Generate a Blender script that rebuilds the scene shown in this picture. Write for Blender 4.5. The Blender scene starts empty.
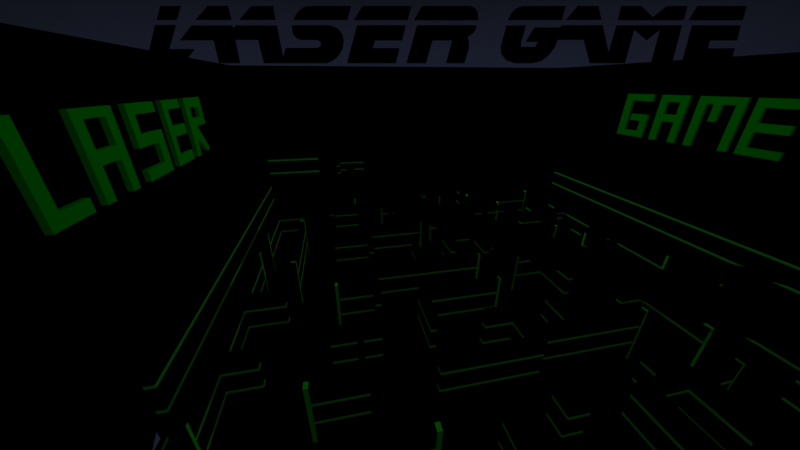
import bpy, bmesh, math
from mathutils import Vector, Matrix

C = bpy.context.scene.collection
H = 2.37                      # height of a maze wall
ZU, ZL = 1.65, 0.85           # heights of its two light strips

# ---------------------------------------------------------------- materials
def material(name, col, rough=1.0, emit=None, spec=0.0, noise=None):
    m = bpy.data.materials.new(name); m.use_nodes = True
    nt = m.node_tree; b = nt.nodes['Principled BSDF']
    b.inputs['Base Color'].default_value = (*col, 1)
    b.inputs['Roughness'].default_value = rough
    b.inputs['Specular IOR Level'].default_value = spec
    if noise:
        t = nt.nodes.new('ShaderNodeTexNoise'); t.inputs['Scale'].default_value = noise
        r = nt.nodes.new('ShaderNodeMix'); r.data_type = 'RGBA'
        r.inputs['A'].default_value = (*[c*.75 for c in col], 1)
        r.inputs['B'].default_value = (*[c*1.25 for c in col], 1)
        nt.links.new(t.outputs['Fac'], r.inputs['Factor'])
        nt.links.new(r.outputs['Result'], b.inputs['Base Color'])
    if emit:
        b.inputs['Emission Color'].default_value = (*emit[0], 1)
        b.inputs['Emission Strength'].default_value = emit[1]
    return m

M_FLOOR = material('black_rubber_floor', (.0006, .0006, .0006), noise=3)
M_SHELL = material('black_painted_shell', (.0006, .0006, .0006), noise=1.5)
M_PANEL = material('black_panel', (.0006, .0006, .0006), noise=6)
M_BEAM = material('black_metal', (.0006, .0006, .0006), noise=9)
M_TITLE = material('black_title_letters', (.0004, .0004, .0004), noise=2)
M_STRIP = material('green_light_strip', (.06, .40, .05), emit=((.12, 1, .10), .0098))
M_STRAP = material('green_strap', (.04, .90, .03), emit=((.04, 1, .03), .007))
M_PERIM = material('green_border_strip', (.045, .38, .045), emit=((.08, 1, .09), .012))
M_SIGN = material('green_sign', (.0, .44, .0), emit=((0, 1, 0), .0098))

# ---------------------------------------------------------------- mesh helpers
def add_box(bm, x0, x1, y0, y1, z0, z1):
    v = [bm.verts.new(p) for p in ((x0,y0,z0),(x1,y0,z0),(x1,y1,z0),(x0,y1,z0),(x0,y0,z1),(x1,y0,z1),(x1,y1,z1),(x0,y1,z1))]
    for f in ((3,2,1,0),(4,5,6,7),(0,1,5,4),(1,2,6,5),(2,3,7,6),(3,0,4,7)):
        bm.faces.new([v[i] for i in f])

def boxes(*bs):
    bm = bmesh.new()
    for b in bs: add_box(bm, *b)
    return bm

def obj(name, bm, mat, parent=None, loc=(0,0,0)):
    bmesh.ops.recalc_face_normals(bm, faces=bm.faces)
    me = bpy.data.meshes.new(name)
    if parent is not None and parent.type == 'EMPTY' and parent.get('_o') is not None:
        o = parent['_o']; bmesh.ops.translate(bm, verts=bm.verts, vec=(-o[0], -o[1], -o[2]))
    elif parent is None:
        bmesh.ops.translate(bm, verts=bm.verts, vec=[-c for c in loc])
    bm.to_mesh(me); bm.free()
    me.materials.append(mat)
    ob = bpy.data.objects.new(name, me); C.objects.link(ob)
    if parent is not None: ob.parent = parent
    else: ob.location = loc
    return ob

EMPTIES = []
def thing(name, label, cat, loc, group=None):
    o = bpy.data.objects.new(name, None); C.objects.link(o)
    o.empty_display_size = .1
    o.location = loc; o['label'] = label; o['category'] = cat; o['kind'] = 'thing'
    if group: o['group'] = group
    o['_o'] = list(loc); EMPTIES.append(o)
    return o

def struct(name, bm, mat):
    o = obj(name, bm, mat); o['kind'] = 'structure'; return o

# ---------------------------------------------------------------- maze walls
P = .014                       # how far a strip stands proud of its panel
def strip_bm(segs, zc, h):
    """segs: (face, at, a, b): a flat light strip fixed on one face of the panel"""
    bm = bmesh.new(); e = .003
    for face, at, a, b in segs:
        if face == '-Y': add_box(bm, a-e, b+e, at-P, at+e, zc-h/2, zc+h/2)
        if face == '-X': add_box(bm, at-P, at+e, a-e, b+e, zc-h/2, zc+h/2)
        if face == '+X': add_box(bm, at-e, at+P, a-e, b+e, zc-h/2, zc+h/2)
    return bm

def strap_bm(face, at, c, th, w, h, z0=-.06, cap=True):
    """vertical strap up one face and over the top of the panel (th = panel thickness)"""
    bm = bmesh.new(); q = .012; th -= .02
    if face == '-Y':
        add_box(bm, c-w/2, c+w/2, at-q, at+.003, z0, h+q)
        if cap: add_box(bm, c-w/2, c+w/2, at+.003, at+th, h-.003, h+q)
    if face == '-X':
        add_box(bm, at-q, at+.003, c-w/2, c+w/2, z0, h+q)
        if cap: add_box(bm, at+.003, at+th, c-w/2, c+w/2, h-.003, h+q)
    if face == '+X':
        add_box(bm, at-.003, at+q, c-w/2, c+w/2, z0, h+q)
        if cap: add_box(bm, at-th, at-.003, c-w/2, c+w/2, h-.003, h+q)
    return bm

def maze_panel(label, bxs, strips=(), lower=True, straps=(), h=H, low=None, group=None, mat=None, name='maze_panel', cat='maze panel', zs=(ZU, ZL), sh=.088, sw=.13):
    if isinstance(bxs[0], (int, float)): bxs = [bxs]
    x0, x1, y0, y1 = bxs[0]
    group = {'maze_panel': 'black maze panels with green strips', 'border_barrier': 'tall barriers round the maze'}.get(name)
    r = thing(name, label, cat, ((x0+x1)/2, (y0+y1)/2, 0), group)
    obj('panel', boxes(*[(a, b, c, d, -.06, h) for a, b, c, d in bxs]), M_PANEL, r)
    if strips:
        def runs(segs):                      # one part per unbroken strip; it may bend round a corner
            out = []
            for s_ in segs:
                if out and all(s_[0] != p_[0] for p_ in out[-1]): out[-1].append(s_)
                else: out.append([s_])
            return out
        for g_ in runs(strips): obj('light_strip', strip_bm(g_, zs[0], sh), mat or M_STRIP, r)
        if low or lower:
            for g_ in runs(low or strips): obj('light_strip', strip_bm(g_, zs[1], sh), mat or M_STRIP, r)
    for face, at, c, *more in straps:
        obj('end_strap', strap_bm(face, at, c, .24, sw, h, *more), M_STRAP, r)
    return r

W = maze_panel
# --- left column of the maze
W('panel whose strips form the left leg of the tall green arch outline at left',
  (-4.47,-4.23,16.18,20.04), [('+X',-4.23,16.3,19.79)], straps=[('+X',-4.23,16.34,-.06,False)], sw=.08)
W('cross wall forming the flat top of the tall green arch outline at left',
  (-4.23,-2.62,19.80,20.04), [('-Y',19.80,-4.21,-2.63)])
W('narrow maze wall forming the right leg of the green arch outline, straps at both ends',
  (-2.62,-2.38,12.78,17.86), [('+X',-2.38,12.9,17.75)], straps=[('+X',-2.38,17.8),('+X',-2.38,12.95)], sw=.08)
W('long maze wall nearest the left border barrier, running into the bottom edge',
  (-4.47,-4.23,5.56,14.27), [('+X',-4.23,5.62,7.62),('+X',-4.23,7.86,10.63),('+X',-4.23,10.87,14.2)], straps=[('+X',-4.23,14.19,-.06,False),('+X',-4.23,5.62,-.06,False)], sw=.1)
W('short cross wall with two stepped strips, upper of two stubs on left long wall',
  (-4.23,-2.64,10.63,10.87), [('-Y',10.63,-4.21,-2.64),('+X',-2.64,10.63,10.87)])
W('short cross wall with hooked strip ends, lower of two stubs on left long wall',
  (-4.23,-3.09,7.62,7.86), [('-Y',7.62,-4.21,-3.09),('+X',-3.09,7.62,7.86)])
# --- centre-left, front to back
W('short wall with bright left end strap and two strips at bottom left of centre',
  (-1.51,.36,6.03,6.27), [('-Y',6.03,-1.36,.34)], straps=[('-Y',6.03,-1.43)], sw=.14)
r = W('wall with two dashed strip pairs, no strap, left of the bottom centre',
  (-.88,1.04,8.10,8.34), [('-Y',8.10,-.81,.11),('-Y',8.10,.37,1.02)])
W('wall with bright capped strap at its left end and two strips, left of centre',
  (-.6,1.02,10.62,10.86), [('-Y',10.62,-.44,1.0)], straps=[('-Y',10.62,-.52)], sw=.115)
W('stub end with one tiny strip dash at right end of the capped strap wall',
  (1.02,1.26,9.94,10.86), [('-Y',9.94,1.02,1.26)], lower=False)
W('wall with two plain strips directly behind the capped strap wall, left of centre',
  (-.6,1.25,15.22,15.46), [('-Y',15.22,-.58,1.25)])
W('stub end with tiny strip dash between the plain strip walls left of centre',
  (1.25,1.49,14.30,15.46), [('-Y',14.30,1.25,1.49)], lower=False)
W('far wall with two short strips, rearmost stacked strip pair left of centre',
  (-.62,1.05,19.84,20.08), [('-Y',19.84,-.56,1.05)])
W('stub end with dim strip dash at left end of the rearmost stacked pair',
  (-.88,-.63,20.03,21.4), [('-Y',20.03,-.88,-.63)], lower=False)
W('far wall end showing only a tiny vertical strap above the rearmost stacked pair',
  (.93,1.17,23.0,25.0), straps=[('-Y',23.0,1.05)])
W('far wall with left end strap and short strip, behind the long middle strip',
  (2.64,3.7,19.56,19.80), [('-Y',19.56,2.7,3.14),('-Y',19.56,3.5,3.62)], lower=False, straps=[('-Y',19.56,2.7)], sw=.12)
W('wall with two long strips and a tall strap at its right end, upper centre',
  (1.63,4.70,16.15,16.39), [('-Y',16.15,1.64,4.52)], low=[('-Y',16.15,1.7,4.1)], straps=[('-Y',16.15,4.64,-.06,False)], sw=.11)
W('dim short wall seen edge on beneath the tall strap of the upper centre',
  (3.55,3.79,12.9,14.1), [('-X',3.55,13.2,14.06)], lower=False)
W('wall end with small strap and dash, right of the tall strap at upper centre',
  (5.29,5.95,16.60,16.84), [('-Y',16.60,5.42,5.8)], lower=False, straps=[('-Y',16.60,5.4,.75,False)], sw=.11)
W('tiny far hooked strip, left of the vertical dash near the top centre',
  (6.53,6.77,22.42,23.2), [('-X',6.53,22.42,23.1),('-Y',22.42,6.53,6.75)], lower=False)
W('far wall end seen as a lone vertical dash near the top centre',
  (7.05,7.29,20.15,21.0), straps=[('-Y',20.15,7.17,-.06,False)], sw=.1)
W('hooked strip wall receding from the centre, left one of two slanting hooks',
  (5.63,5.87,13.45,14.94), [('-X',5.63,13.45,14.9),('-Y',13.45,5.63,5.85)])
W('cross wall with one short strip between the two slanting hooks near centre',
  (5.87,7.42,14.70,14.94), [('-Y',14.70,5.9,7.36)], lower=False)
W('hooked strip wall receding from the centre, right one of two slanting hooks',
  (7.42,7.66,13.06,14.94), [('-X',7.42,13.06,14.68),('-Y',13.06,7.42,7.64)], lower=False)
W('stub with tiny green dot beside the right slanting hook near centre',
  (7.66,8.1,13.42,13.66), [('-Y',13.42,7.99,8.09)], lower=False)
W('long middle wall with upper strip reaching a slim strap at its right end',
  (1.37,6.48,11.77,12.01), [('-Y',11.77,1.39,6.36)], low=[('-Y',11.77,1.47,5.2)], straps=[('-Y',11.77,6.42)], sw=.12)
W('receding wall with slanting strips and hooked near end, below the long middle wall',
  (2.85,3.09,8.10,9.96), [('-X',2.85,8.10,9.94),('-Y',8.10,2.85,3.07)])
W('wall with two strips and capped right end strap, in front of the long middle wall',
  (3.09,6.48,9.72,9.96), [('-Y',9.72,3.1,6.34)], straps=[('-Y',9.72,6.42)], sw=.1)
W('wall starting at a tall leaning strap right of centre, under the footbridge',
  (8.5,10.15,11.80,12.04), [('-Y',11.80,8.66,10.15)], straps=[('-Y',11.80,8.62)], sw=.1)
W('receding wall with two slanting strips ending in hooks, right of centre',
  (10.15,10.39,9.95,12.04), [('-X',10.15,9.95,11.8),('-Y',9.95,10.15,10.38)])
W('receding wall with two slanting dashes, behind the long double strip wall',
  (8.13,8.37,6.97,8.82), [('-X',8.13,6.97,8.8)])
W('wall with hooked left end and two strips at the centre bottom half',
  (4.92,6.06,7.87,8.11), [('-X',4.92,7.87,8.11),('-Y',7.87,4.92,6.06)])
W('receding wall with slanting strip, at the right end of the hooked centre wall',
  (6.06,6.30,6.51,8.11), [('-X',6.06,6.51,7.87)])
W('long wall with two strips and hooked left end at bottom centre',
  (2.63,6.30,6.27,6.51), [('-X',2.63,6.27,6.51),('-Y',6.27,2.63,6.28)])
W('long wall with double strips and leaning strap at its right end, lower right of centre',
  (6.75,10.82,6.73,6.97), [('-Y',6.73,6.76,10.66)], straps=[('-Y',6.73,10.76)], sw=.08)
W('wall end with bright capped strap at the bottom edge, centre',
  (.7,1.94,4.21,4.45), [('-Y',4.21,.8,1.8)], straps=[('-Y',4.21,1.86)], sw=.14)
W('receding wall with two slanting strips running off the bottom edge, right of centre',
  (3.77,4.01,2.4,4.45), [('-X',3.77,2.4,4.44)])
W('corner wall whose two strips make V shapes near the bottom edge',
  [(5.60,5.84,4.21,4.90),(5.84,6.30,4.21,4.45)], [('-X',5.60,4.21,4.88),('-Y',4.21,5.60,6.28)])
W('receding wall with two long slanting strips at the bottom right',
  (7.89,8.13,1.6,4.45), [('-X',7.89,1.6,4.44)])
W('receding wall with two small slanting dashes, above the bottom right strips',
  (9.26,9.50,4.46,5.39), [('-X',9.26,4.86,5.37)])
W('corner wall with bent strip at the bottom right, running down to the right',
  [(8.88,9.98,4.22,4.46),(9.74,9.98,2.66,4.22)], [('-Y',4.22,8.9,9.74),('-X',9.74,2.68,4.22)])
W('wall with thin right end strap and short dash, left of the right edge',
  (10.4,11.49,4.20,4.44), [('-Y',4.20,10.93,11.38)], lower=False, straps=[('-Y',4.20,11.42)], sw=.06)
r = W('receding wall with a long slanting strip ending at a thick leaning strap, right',
  (12.18,12.42,5.46,8.26), [('-X',12.18,5.60,8.02)], lower=False, straps=[('-X',12.18,5.55,.52,False)], sw=.085)
obj('top_flange', boxes((12.09,12.20,5.52,5.80,2.355,2.376)), M_STRAP, r)
W('cross wall with a hooked strip left end, behind the thick leaning strap wall',
  (11.16,12.18,8.02,8.26), [('-X',11.16,8.02,8.25),('-Y',8.02,11.16,12.18)], lower=False)
W('receding wall with one slanting strip running off the right edge',
  (14.03,14.27,3.0,6.6), [('-X',14.03,3.0,6.5)], lower=False)
W('nearest wall at the right edge with two short strip ends',
  (13.35,13.59,2.6,3.84), [('-X',13.35,2.6,3.80)])
W('wall seen only as a green dot below the right border barrier strips',
  (15.22,15.46,7.46,7.7), straps=[('-Y',7.46,15.31,-.06,False)], sw=.15)
W('receding wall with slanting strip ending in a leaning strap, below right border barrier',
  (15.42,15.66,9.7,13.0), [('-X',15.42,9.85,12.5)], lower=False, straps=[('-X',15.42,9.8,-.06,False)], sw=.1)
W('cross wall with tiny dash left of the slanting strip below right border barrier',
  (14.8,15.66,13.0,13.24), [('-Y',13.0,15.2,15.42)], lower=False)
W('receding wall with a short leaning strap, left of the slanting strip wall at right',
  (13.33,13.57,11.5,12.84), [('-X',13.33,12.0,12.72)], lower=False, straps=[('-X',13.33,12.78,-.06,False)], sw=.12)
W('corner wall with long bent strip, just under the far end of right border barrier',
  [(14.95,15.74,17.1,17.34),(15.5,15.74,14.74,17.1)], [('-Y',17.1,14.98,15.5),('-X',15.5,14.76,17.1)], low=[('-X',15.5,15.2,17.0)])
W('far receding wall with one small dash beside the far end of right border barrier',
  (15.49,15.73,18.13,18.9), [('-X',15.49,18.13,18.77)], lower=False)
W('tiny strap and dash tucked under the long bent strip at upper right',
  (13.27,13.62,15.06,15.30), [('-Y',15.06,13.38,13.6)], lower=False, zs=(2.32,1), sh=.07, straps=[('-Y',15.06,13.33,1.9,False)], sw=.08)
W('wall with thin level strip and hooked left end, right of top centre',
  (11.53,13.3,16.15,16.39), [('-X',11.53,16.15,16.37),('-Y',16.15,11.53,13.26)], lower=False)
W('wall with right end strap hanging right of the thin level strip',
  (11.4,12.41,13.97,14.21), [('-Y',13.97,11.6,12.3)], straps=[('-Y',13.97,12.38)], sw=.09)
W('far panel with level strip meeting a tall strap at its right end',
  (11.85,14.22,20.03,20.27), [('-Y',20.03,11.95,14.1)], straps=[('-Y',20.03,14.18)], sw=.1)
W('far receding wall with small dash at the foot of the tall far strap',
  (13.43,13.67,17.9,18.6), [('-X',13.43,17.93,18.58)], lower=False)
W('farthest small wall with two hooked strips near the top centre',
  (9.74,9.98,22.43,23.1), [('-X',9.74,22.43,23.05),('-Y',22.43,9.74,9.95)])
W('far wall end with broken vertical strap beside the farthest hooked strips',
  (9.18,9.42,20.1,21.2), straps=[('-Y',20.1,9.33,1.85)], sw=.09)
W('far wall with dashed level strip and a strap at right, just below top centre',
  (9.0,10.92,18.22,18.46), [('-Y',18.22,9.03,9.7),('-Y',18.22,10.17,10.8)], lower=False, straps=[('-Y',18.22,10.87)], sw=.1)
W('rearmost maze wall with thin strips by the back wall, left of centre',
  (.18,2.9,35.6,35.8), [('-Y',35.6,.2,2.9)])
W('rearmost stub with dim strip dashes by the back wall, left of centre',
  (-.17,.17,34.3,35.6), [('-Y',34.3,-.17,.17)])

# --- taller barriers round the maze
W('tall border barrier along the left side with two long parallel slanting strips',
  (-6.00,-5.70,7.17,26.2), [('+X',-5.70,7.17,26.1),('-Y',7.17,-6.00,-5.70)], h=3.19, zs=(2.13,1.06), sh=.115, mat=M_PERIM, name='border_barrier', cat='barrier')
W('tall border barrier along the right side with two long parallel slanting strips',
  (20.85,21.18,2.0,25.55), [('-X',20.85,2.0,25.5)], h=3.19, zs=(2.13,1.06), sh=.13, mat=M_PERIM, name='border_barrier', cat='barrier')
W('border barrier before the back wall with two short level strips at upper left',
  (-7.9,-2.1,35.7,35.95), [('-Y',35.7,-7.67,-2.27)], h=3.19, zs=(2.26,.82), sh=.19, mat=M_PERIM, name='border_barrier', cat='barrier')
W('low black kerb with one dim strip in the bottom left corner',
  (-5.80,-5.70,4.2,6.9), [('+X',-5.70,4.3,6.74)], lower=False, h=.55, zs=(.42,.2), sh=.12, name='low_kerb', cat='kerb')

# ---------------------------------------------------------------- diagonal footbridge
A = Vector((.456, 19.992, 0)); D = (Vector((12.348, 3.734, 0)) - A).normalized(); N = Vector((-D.y, D.x, 0))
if N.y < 0: N = -N
def prism_along(bm, s0, s1, n0, n1, z0, z1):
    v = []
    for z in (z0, z1):
        for s, n in ((s0,n0),(s1,n0),(s1,n1),(s0,n1)):
            p = A + D*s + N*n; v.append(bm.verts.new((p.x, p.y, z)))
    for f in ((3,2,1,0),(4,5,6,7),(0,1,5,4),(1,2,6,5),(2,3,7,6),(3,0,4,7)):
        bm.faces.new([v[i] for i in f])
def pr(*a):
    bm = bmesh.new(); prism_along(bm, *a); return bm
L = 24.2
fb = thing('footbridge', 'black raised footbridge crossing the maze diagonally in front of the green strips', 'footbridge', (A.x, A.y, 0))
obj('side_panel', pr(0, L, 0, .05, 3.0, 4.385), M_BEAM, fb)
bm = pr(0, L, 0, .05, 0, 1)
for v in bm.verts:
    sv = (v.co.xy - A.xy).dot(D.xy)
    v.co.z = 5.10 + .009*(sv-8.7) if v.co.z > .5 else 4.93 + .008*(sv-12.6)
obj('handrail', bm, M_BEAM, fb)
obj('deck', pr(0, L, .05, .85, 3.0, 3.12), M_BEAM, fb)
obj('column', pr(0, .12, 0.25, .37, -.06, 3.0), M_BEAM, fb)
obj('column', pr(L-.12, L, 0.25, .37, -.06, 3.0), M_BEAM, fb)
for s in (0, L-.1):
    obj('rail_post', pr(s, s+.1, 0, .05, 4.385, 5.0), M_BEAM, fb)

# ---------------------------------------------------------------- room shell
XL, XR, YB, YF = -9.586, 27.03, 36.0, -4.0
bm = bmesh.new()
outer = [(XL,YF),(XR,YF),(XR,YB),(XL,YB)]
hole = [(-6.42,7.35),(-6.2,7.12),(-6.23,6.62)]
ed = []
for loop in (outer, hole):
    vs = [bm.verts.new((x,y,-.06)) for x,y in loop]
    for i in range(len(vs)): ed.append(bm.edges.new((vs[i], vs[(i+1)%len(vs)])))
bmesh.ops.triangle_fill(bm, use_beauty=True, use_dissolve=False, edges=ed)
fl = struct('floor', bm, M_FLOOR)
zt0, zt1 = 11.68, 11.77
def shell_wall(name, a, b, za, zb, t):
    """wall from plan point a to b with its own top heights, thickness t pushed outwards"""
    bm = bmesh.new(); v = []
    for (x, y), z in ((a, za), (b, zb)):
        for dx, dy in ((0,0), t):
            v.append(bm.verts.new((x+dx, y+dy, -.06))); v.append(bm.verts.new((x+dx, y+dy, z)))
    for f in ((0,1,5,4),(2,6,7,3),(1,3,7,5),(0,4,6,2),(0,2,3,1),(4,5,7,6)):
        bm.faces.new([v[i] for i in f])
    return struct(name, bm, M_SHELL)
shell_wall('wall_back', (XL, YB), (XR, YB), zt0, zt1, (0, .1))
shell_wall('wall_left', (XL, YF), (XL, YB), zt0, zt0, (-.1, 0))
shell_wall('wall_right', (XR, YF), (XR, YB), zt1-.12, zt1, (.1, 0))

# ---------------------------------------------------------------- green block letters on the side walls
def extruded(polys, to3, depth_vec):
    """polys: list of (outline, holes) in 2D"""
    bm = bmesh.new()
    for outline, holes in polys:
        loops = [outline] + holes; e = []
        for lp in loops:
            vs = [bm.verts.new(to3(*p)) for p in lp]
            for i in range(len(vs)): e.append(bm.edges.new((vs[i], vs[(i+1) % len(vs)])))
        g = bmesh.ops.triangle_fill(bm, use_beauty=True, use_dissolve=False, edges=e)
    fs = list(bm.faces)
    r = bmesh.ops.extrude_face_region(bm, geom=fs)
    # keep the first cap too so that the letter is closed
    nv = [v for v in r['geom'] if isinstance(v, bmesh.types.BMVert)]
    bmesh.ops.translate(bm, verts=nv, vec=depth_vec)
    return bm

b, t = 6.02, 9.28                 # baseline and top of the letters
q = 36/33.6                       # the shell stands at 36 m
def S(pts): return [(y, z) for y, z in pts]
left = {
 'L': ([(9.72,b),(11.50,b),(11.50,6.54),(10.21,6.54),(10.21,t),(9.72,t)], [], 'largest green letter L, leftmost letter on the left wall'),
 'A': ([(12.14,b),(12.64,b),(12.64,7.35),(13.74,7.35),(13.74,b),(14.24,b),(14.24,t),(12.14,t)], [[(12.64,7.88),(13.76,7.88),(13.76,8.93),(12.64,8.93)]], 'green block letter A with square top on the left wall, after the L'),
 'S': ([(15.10,b),(17.28,b),(17.28,8.02),(15.58,8.02),(15.58,8.83),(17.26,8.83),(17.26,t),(15.10,t),(15.10,7.49),(16.71,7.49),(16.71,6.55),(15.10,6.55)], [], 'green angular letter S in the middle of the word on the left wall'),
 'E': ([(18.01,b),(19.90,b),(19.90,6.54),(18.47,6.54),(18.47,7.48),(19.86,7.48),(19.86,8.02),(18.47,8.02),(18.47,8.83),(19.86,8.83),(19.86,t),(18.01,t)], [], 'green block letter E on the left wall between S and R'),
 'R': ([(20.52,b),(20.98,b),(21.06,6.98),(22.16,6.06),(22.50,6.22),(21.46,7.69),(22.81,7.69),(22.81,t),(20.52,t)], [[(21.12,8.16),(22.30,8.16),(22.30,8.74),(21.12,8.74)]], 'green letter R with slanting leg, rearmost letter on the left wall'),
}
right = {
 'G': ([(23.38,t),(21.02,t),(21.02,8.77),(22.76,8.77),(22.76,6.48),(21.57,6.48),(21.57,7.27),(22.47,7.27),(22.47,7.77),(21.00,7.77),(21.02,b),(23.38,b)], [], 'green block letter G, leftmost letter on the right wall'),
 'A': ([(20.38,t),(18.37,t),(18.37,b),(18.88,b),(18.88,7.43),(19.83,7.43),(19.83,b),(20.38,b)], [[(19.84,7.95),(18.90,7.95),(18.90,8.80),(19.84,8.80)]], 'green block letter A on the right wall, after the G'),
 'M': ([(17.72,t),(15.02,t),(15.02,b),(15.51,b),(15.51,8.80),(16.27,8.80),(16.27,7.73),(16.75,7.73),(16.75,8.80),(17.19,8.80),(17.19,b),(17.72,b)], [], 'green letter M with short middle stroke on the right wall'),
 'E': ([(14.57,t),(12.30,t),(12.30,8.76),(14.10,8.76),(14.10,7.91),(12.50,7.91),(12.50,7.40),(14.10,7.40),(14.10,6.48),(12.42,6.48),(12.42,b),(14.57,b)], [], 'largest green letter E, rightmost, cut by the right edge'),
}
def scale(lp): return [(y*q, 10+(z-10)*q) for y, z in lp]
for side, table, X, dv in (('left', left, -8.3*q, -.23*q), ('right', right, 24.6*q, .20*q)):
    for ch, (out, holes, lab) in table.items():
        o2 = scale(out); h2 = [scale(h) for h in holes]
        bm = extruded([(o2, h2)], lambda y, z, X=X: (X, y, z), (dv, 0, 0))
        y0 = sum(p[0] for p in o2)/len(o2); z0 = min(p[1] for p in o2)
        o = thing('sign_letter', lab, 'sign letter', (X+dv, y0, z0), 'green letters on the %s wall' % side)
        obj('letter_face', bm, M_SIGN, o)
        # stand-off brackets that carry the letter on the wall
        xa, xb = (XL, X+dv) if side == 'left' else (X+dv, XR)
        yy = [p[0] for p in o2]; c = (min(yy)+.18) if side == 'left' else (max(yy)-.2)
        for z in (z0+.25, z0+2.9):
            obj('bracket', boxes((xa, xb, c-.04, c+.04, z-.04, z+.04)), M_BEAM, o)

# ---------------------------------------------------------------- tilted black title behind the back wall
F = 301.076
pitch, yaw = .43724, .20331
fw = Vector((math.sin(yaw)*math.cos(pitch), math.cos(yaw)*math.cos(pitch), -math.sin(pitch)))
rt = Vector((math.cos(yaw), -math.sin(yaw), 0)); up = rt.cross(fw)
DIST = 60.0; k = DIST/F
# the sign is one flat leaning line of letters; its own 2D grid: u to the right, v upwards
org = Vector((0,0,10)) + fw*DIST + up*(225-63)*k + rt*(145-400)*k
def T(u, v): p = org + rt*(u-145)*k + up*(63-v)*k; return tuple(p)
title = [
 ('broad slanted black letter L, first of the top title, partly behind the wall', [[(160.3,6),(180.5,6),(176.5,19.7),(156.5,19.7)], [(155,25),(175.5,25),(169,49),(194.2,49),(184,63),(146,63)]]),
 ('first black sliced letter A after the L in the top title', [[(207.5,6),(228,6),(231.4,19.6),(195.5,19.6)], [(191.5,25.4),(232.3,25.4),(240,63),(219,63),(213.5,40.1),(180,40.1)]]),
 ('second black sliced letter A, touching the S in the top title', [[(251,6),(273,6),(275.4,19.6),(239.5,19.6)], [(235.6,25.4),(276.8,25.4),(284.4,63),(263.8,63),(258,39.6),(224,39.6)]]),
 ('black rounded sliced letter S in the top title', [[(308,6),(351,6),(347.3,19.7),(293.4,19.7),(296,14.2),(300,9.6),(304,7)],
   [(292,25.3),(329,25.3),(334.5,26.7),(339,29.7),(342.6,35),(343.8,41),(342.6,48),(339.6,54),(334.5,59.3),(327,63),(281.5,63),(285.6,47.9),(317,47.9),(320,46.6),(321,43.7),(320,41),(317,39.6),(301,39.6),(296.3,38),(293.2,34.4),(292,30)]]),
 ('first black sliced letter E, between S and R in the top title', [[(362.5,6),(411.3,6),(407.7,19.8),(354,19.8)], [(357,25.3),(405.8,25.3),(402,40.2),(375,40.2),(372.6,48.1),(399.6,48.1),(395.8,63),(347,63)]]),
 ('black sliced letter R before the gap in the top title', [[(422,6),(470,6),(474,7.3),(477,10.6),(478.3,15),(478.3,19.9),(414,19.9)],
   [(417,25.3),(477,25.3),(475,30.5),(472,34),(467.6,37),(469,41),(469,48),(464.5,63),(446,63),(452.3,40.2),(432.6,40.2),(426,63),(406.5,63)]]),
 ('black rounded sliced letter G starting the second title word', [[(522.5,6),(565.8,6),(562,19.8),(508,19.8),(511,13.6),(515.5,8.7)],
   [(506.5,25.4),(526,25.4),(521,43),(521,46.8),(535,46.8),(538,41.6),(525.6,41.6),(534.5,27.5),(561.5,27.5),(558,39.5),(555,47),(549.5,54.5),(542,60.5),(533,63),(515,63),(506.5,60),(501.5,54),(500.8,47)]]),
 ('black sliced letter A between G and M in the top title', [[(577.5,6),(598.6,6),(601.3,19.6),(566,19.6)], [(561.8,25.3),(602.8,25.3),(611,63),(590,63),(584,39.5),(552,39.5)]]),
 ('black sliced letter M with notched middle in the top title', [[(621.5,6),(641.3,6),(652.8,17),(667,6),(687.7,6),(683.8,19.9),(618.2,19.9)],
   [(616.7,25.3),(682.2,25.3),(672.2,63),(651.2,63),(660.4,29.5),(647,40.1),(634.4,29.2),(625,63),(605.6,63)]]),
 ('last black sliced letter E at the right end of the top title', [[(697.5,6),(746.8,6),(743,19.9),(689,19.9)], [(692.3,25.3),(740.8,25.3),(737.3,40.2),(710.2,40.2),(708,48.3),(735,48.3),(731,63),(682,63)]]),
]
for lab, polys in title:
    base = Vector(T(polys[1][0][0], 63))
    o = thing('title_letter', lab, 'title letter', base, 'black letters of the title above the back wall')
    for nm, pl in (('upper_slice', polys[0]), ('lower_slice', polys[1])):
        obj(nm, extruded([(pl, [])], T, fw*.1), M_TITLE, o)

for e in EMPTIES: del e['_o']

# ---------------------------------------------------------------- light
def lamp(loc, power, radius=.6, col=(1,1,1)):
    l = bpy.data.lights.new('added_light', 'POINT'); l.energy = power; l.shadow_soft_size = radius; l.color = col
    o = bpy.data.objects.new('added_light', l); o.location = loc; C.objects.link(o); return o
lamp((8.8, 22, 13), 880)  # added point light in open air, no fixture; brightens letters, strips and strap tops
lamp((6, 1, 14), 120)  # weaker added fill without a fixture, lifts the strap tops near the camera

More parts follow.
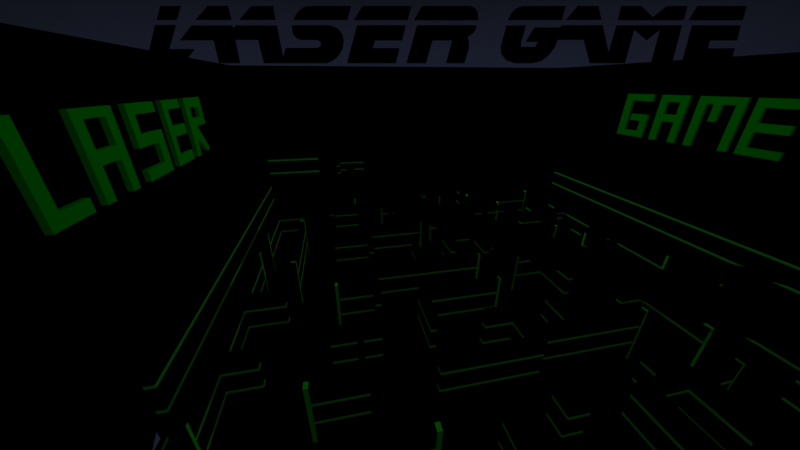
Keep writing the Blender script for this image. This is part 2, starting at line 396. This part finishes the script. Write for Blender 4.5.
w = bpy.data.worlds.new('night_sky'); bpy.context.scene.world = w; w.use_nodes = True
nt = w.node_tree; bg = nt.nodes['Background']
tc = nt.nodes.new('ShaderNodeTexCoord'); sx = nt.nodes.new('ShaderNodeSeparateXYZ')
nt.links.new(tc.outputs['Generated'], sx.inputs[0])
def mth(op, a, b=None, clamp=False):
    n = nt.nodes.new('ShaderNodeMath'); n.operation = op; n.use_clamp = clamp
    for i, x in enumerate((a, b)):
        if x is None: continue
        if isinstance(x, (int, float)): n.inputs[i].default_value = x
        else: nt.links.new(x, n.inputs[i])
    return n.outputs[0]
# afterglow of the horizon: brightest low in one direction, fading upwards and sideways
zz = mth('MAXIMUM', sx.outputs['Z'], 0.0)
dt = nt.nodes.new('ShaderNodeVectorMath'); dt.operation = 'DOT_PRODUCT'
nt.links.new(tc.outputs['Generated'], dt.inputs[0]); dt.inputs[1].default_value = (.202, .979, 0)
side = mth('SUBTRACT', 1.0, dt.outputs['Value'])
fac = mth('ADD', mth('MULTIPLY', mth('MULTIPLY', zz, zz), 14.3), mth('MULTIPLY', mth('MULTIPLY', side, side), 3.0))
above = mth('MULTIPLY_ADD', sx.outputs['Z'], 20.0, clamp=True)
above.node.inputs[2].default_value = 1.0
fac = mth('MULTIPLY', fac, above, clamp=True)
cr = nt.nodes.new('ShaderNodeValToRGB')
nt.links.new(fac, cr.inputs['Fac']); nt.links.new(cr.outputs['Color'], bg.inputs['Color'])
def lin(c): c/=255; return c/12.92 if c < .04045 else ((c+.055)/1.055)**2.4
els = cr.color_ramp.elements
els[0].position = 0; els[0].color = (lin(25), lin(28), lin(42), 1)
els[1].position = 1; els[1].color = (lin(12), lin(14), lin(18), 1)
e = els.new(.25); e.color = (lin(22), lin(25), lin(36), 1)
e = els.new(.55); e.color = (lin(17), lin(20), lin(28), 1)
bg.inputs['Strength'].default_value = 1.0

# ---------------------------------------------------------------- camera
cam = bpy.data.cameras.new('camera'); cam.sensor_width = 36; cam.lens = F*36/800; cam.clip_end = 500
co = bpy.data.objects.new('camera', cam); C.objects.link(co)
R = Matrix((rt, up, -fw)).transposed()
co.matrix_world = Matrix.Translation((0,0,10)) @ R.to_4x4()
bpy.context.scene.camera = co
vs = bpy.context.scene.view_settings
vs.view_transform = 'Standard'; vs.look = 'None'; vs.gamma = 1; vs.use_curve_mapping = False; vs.exposure = 0
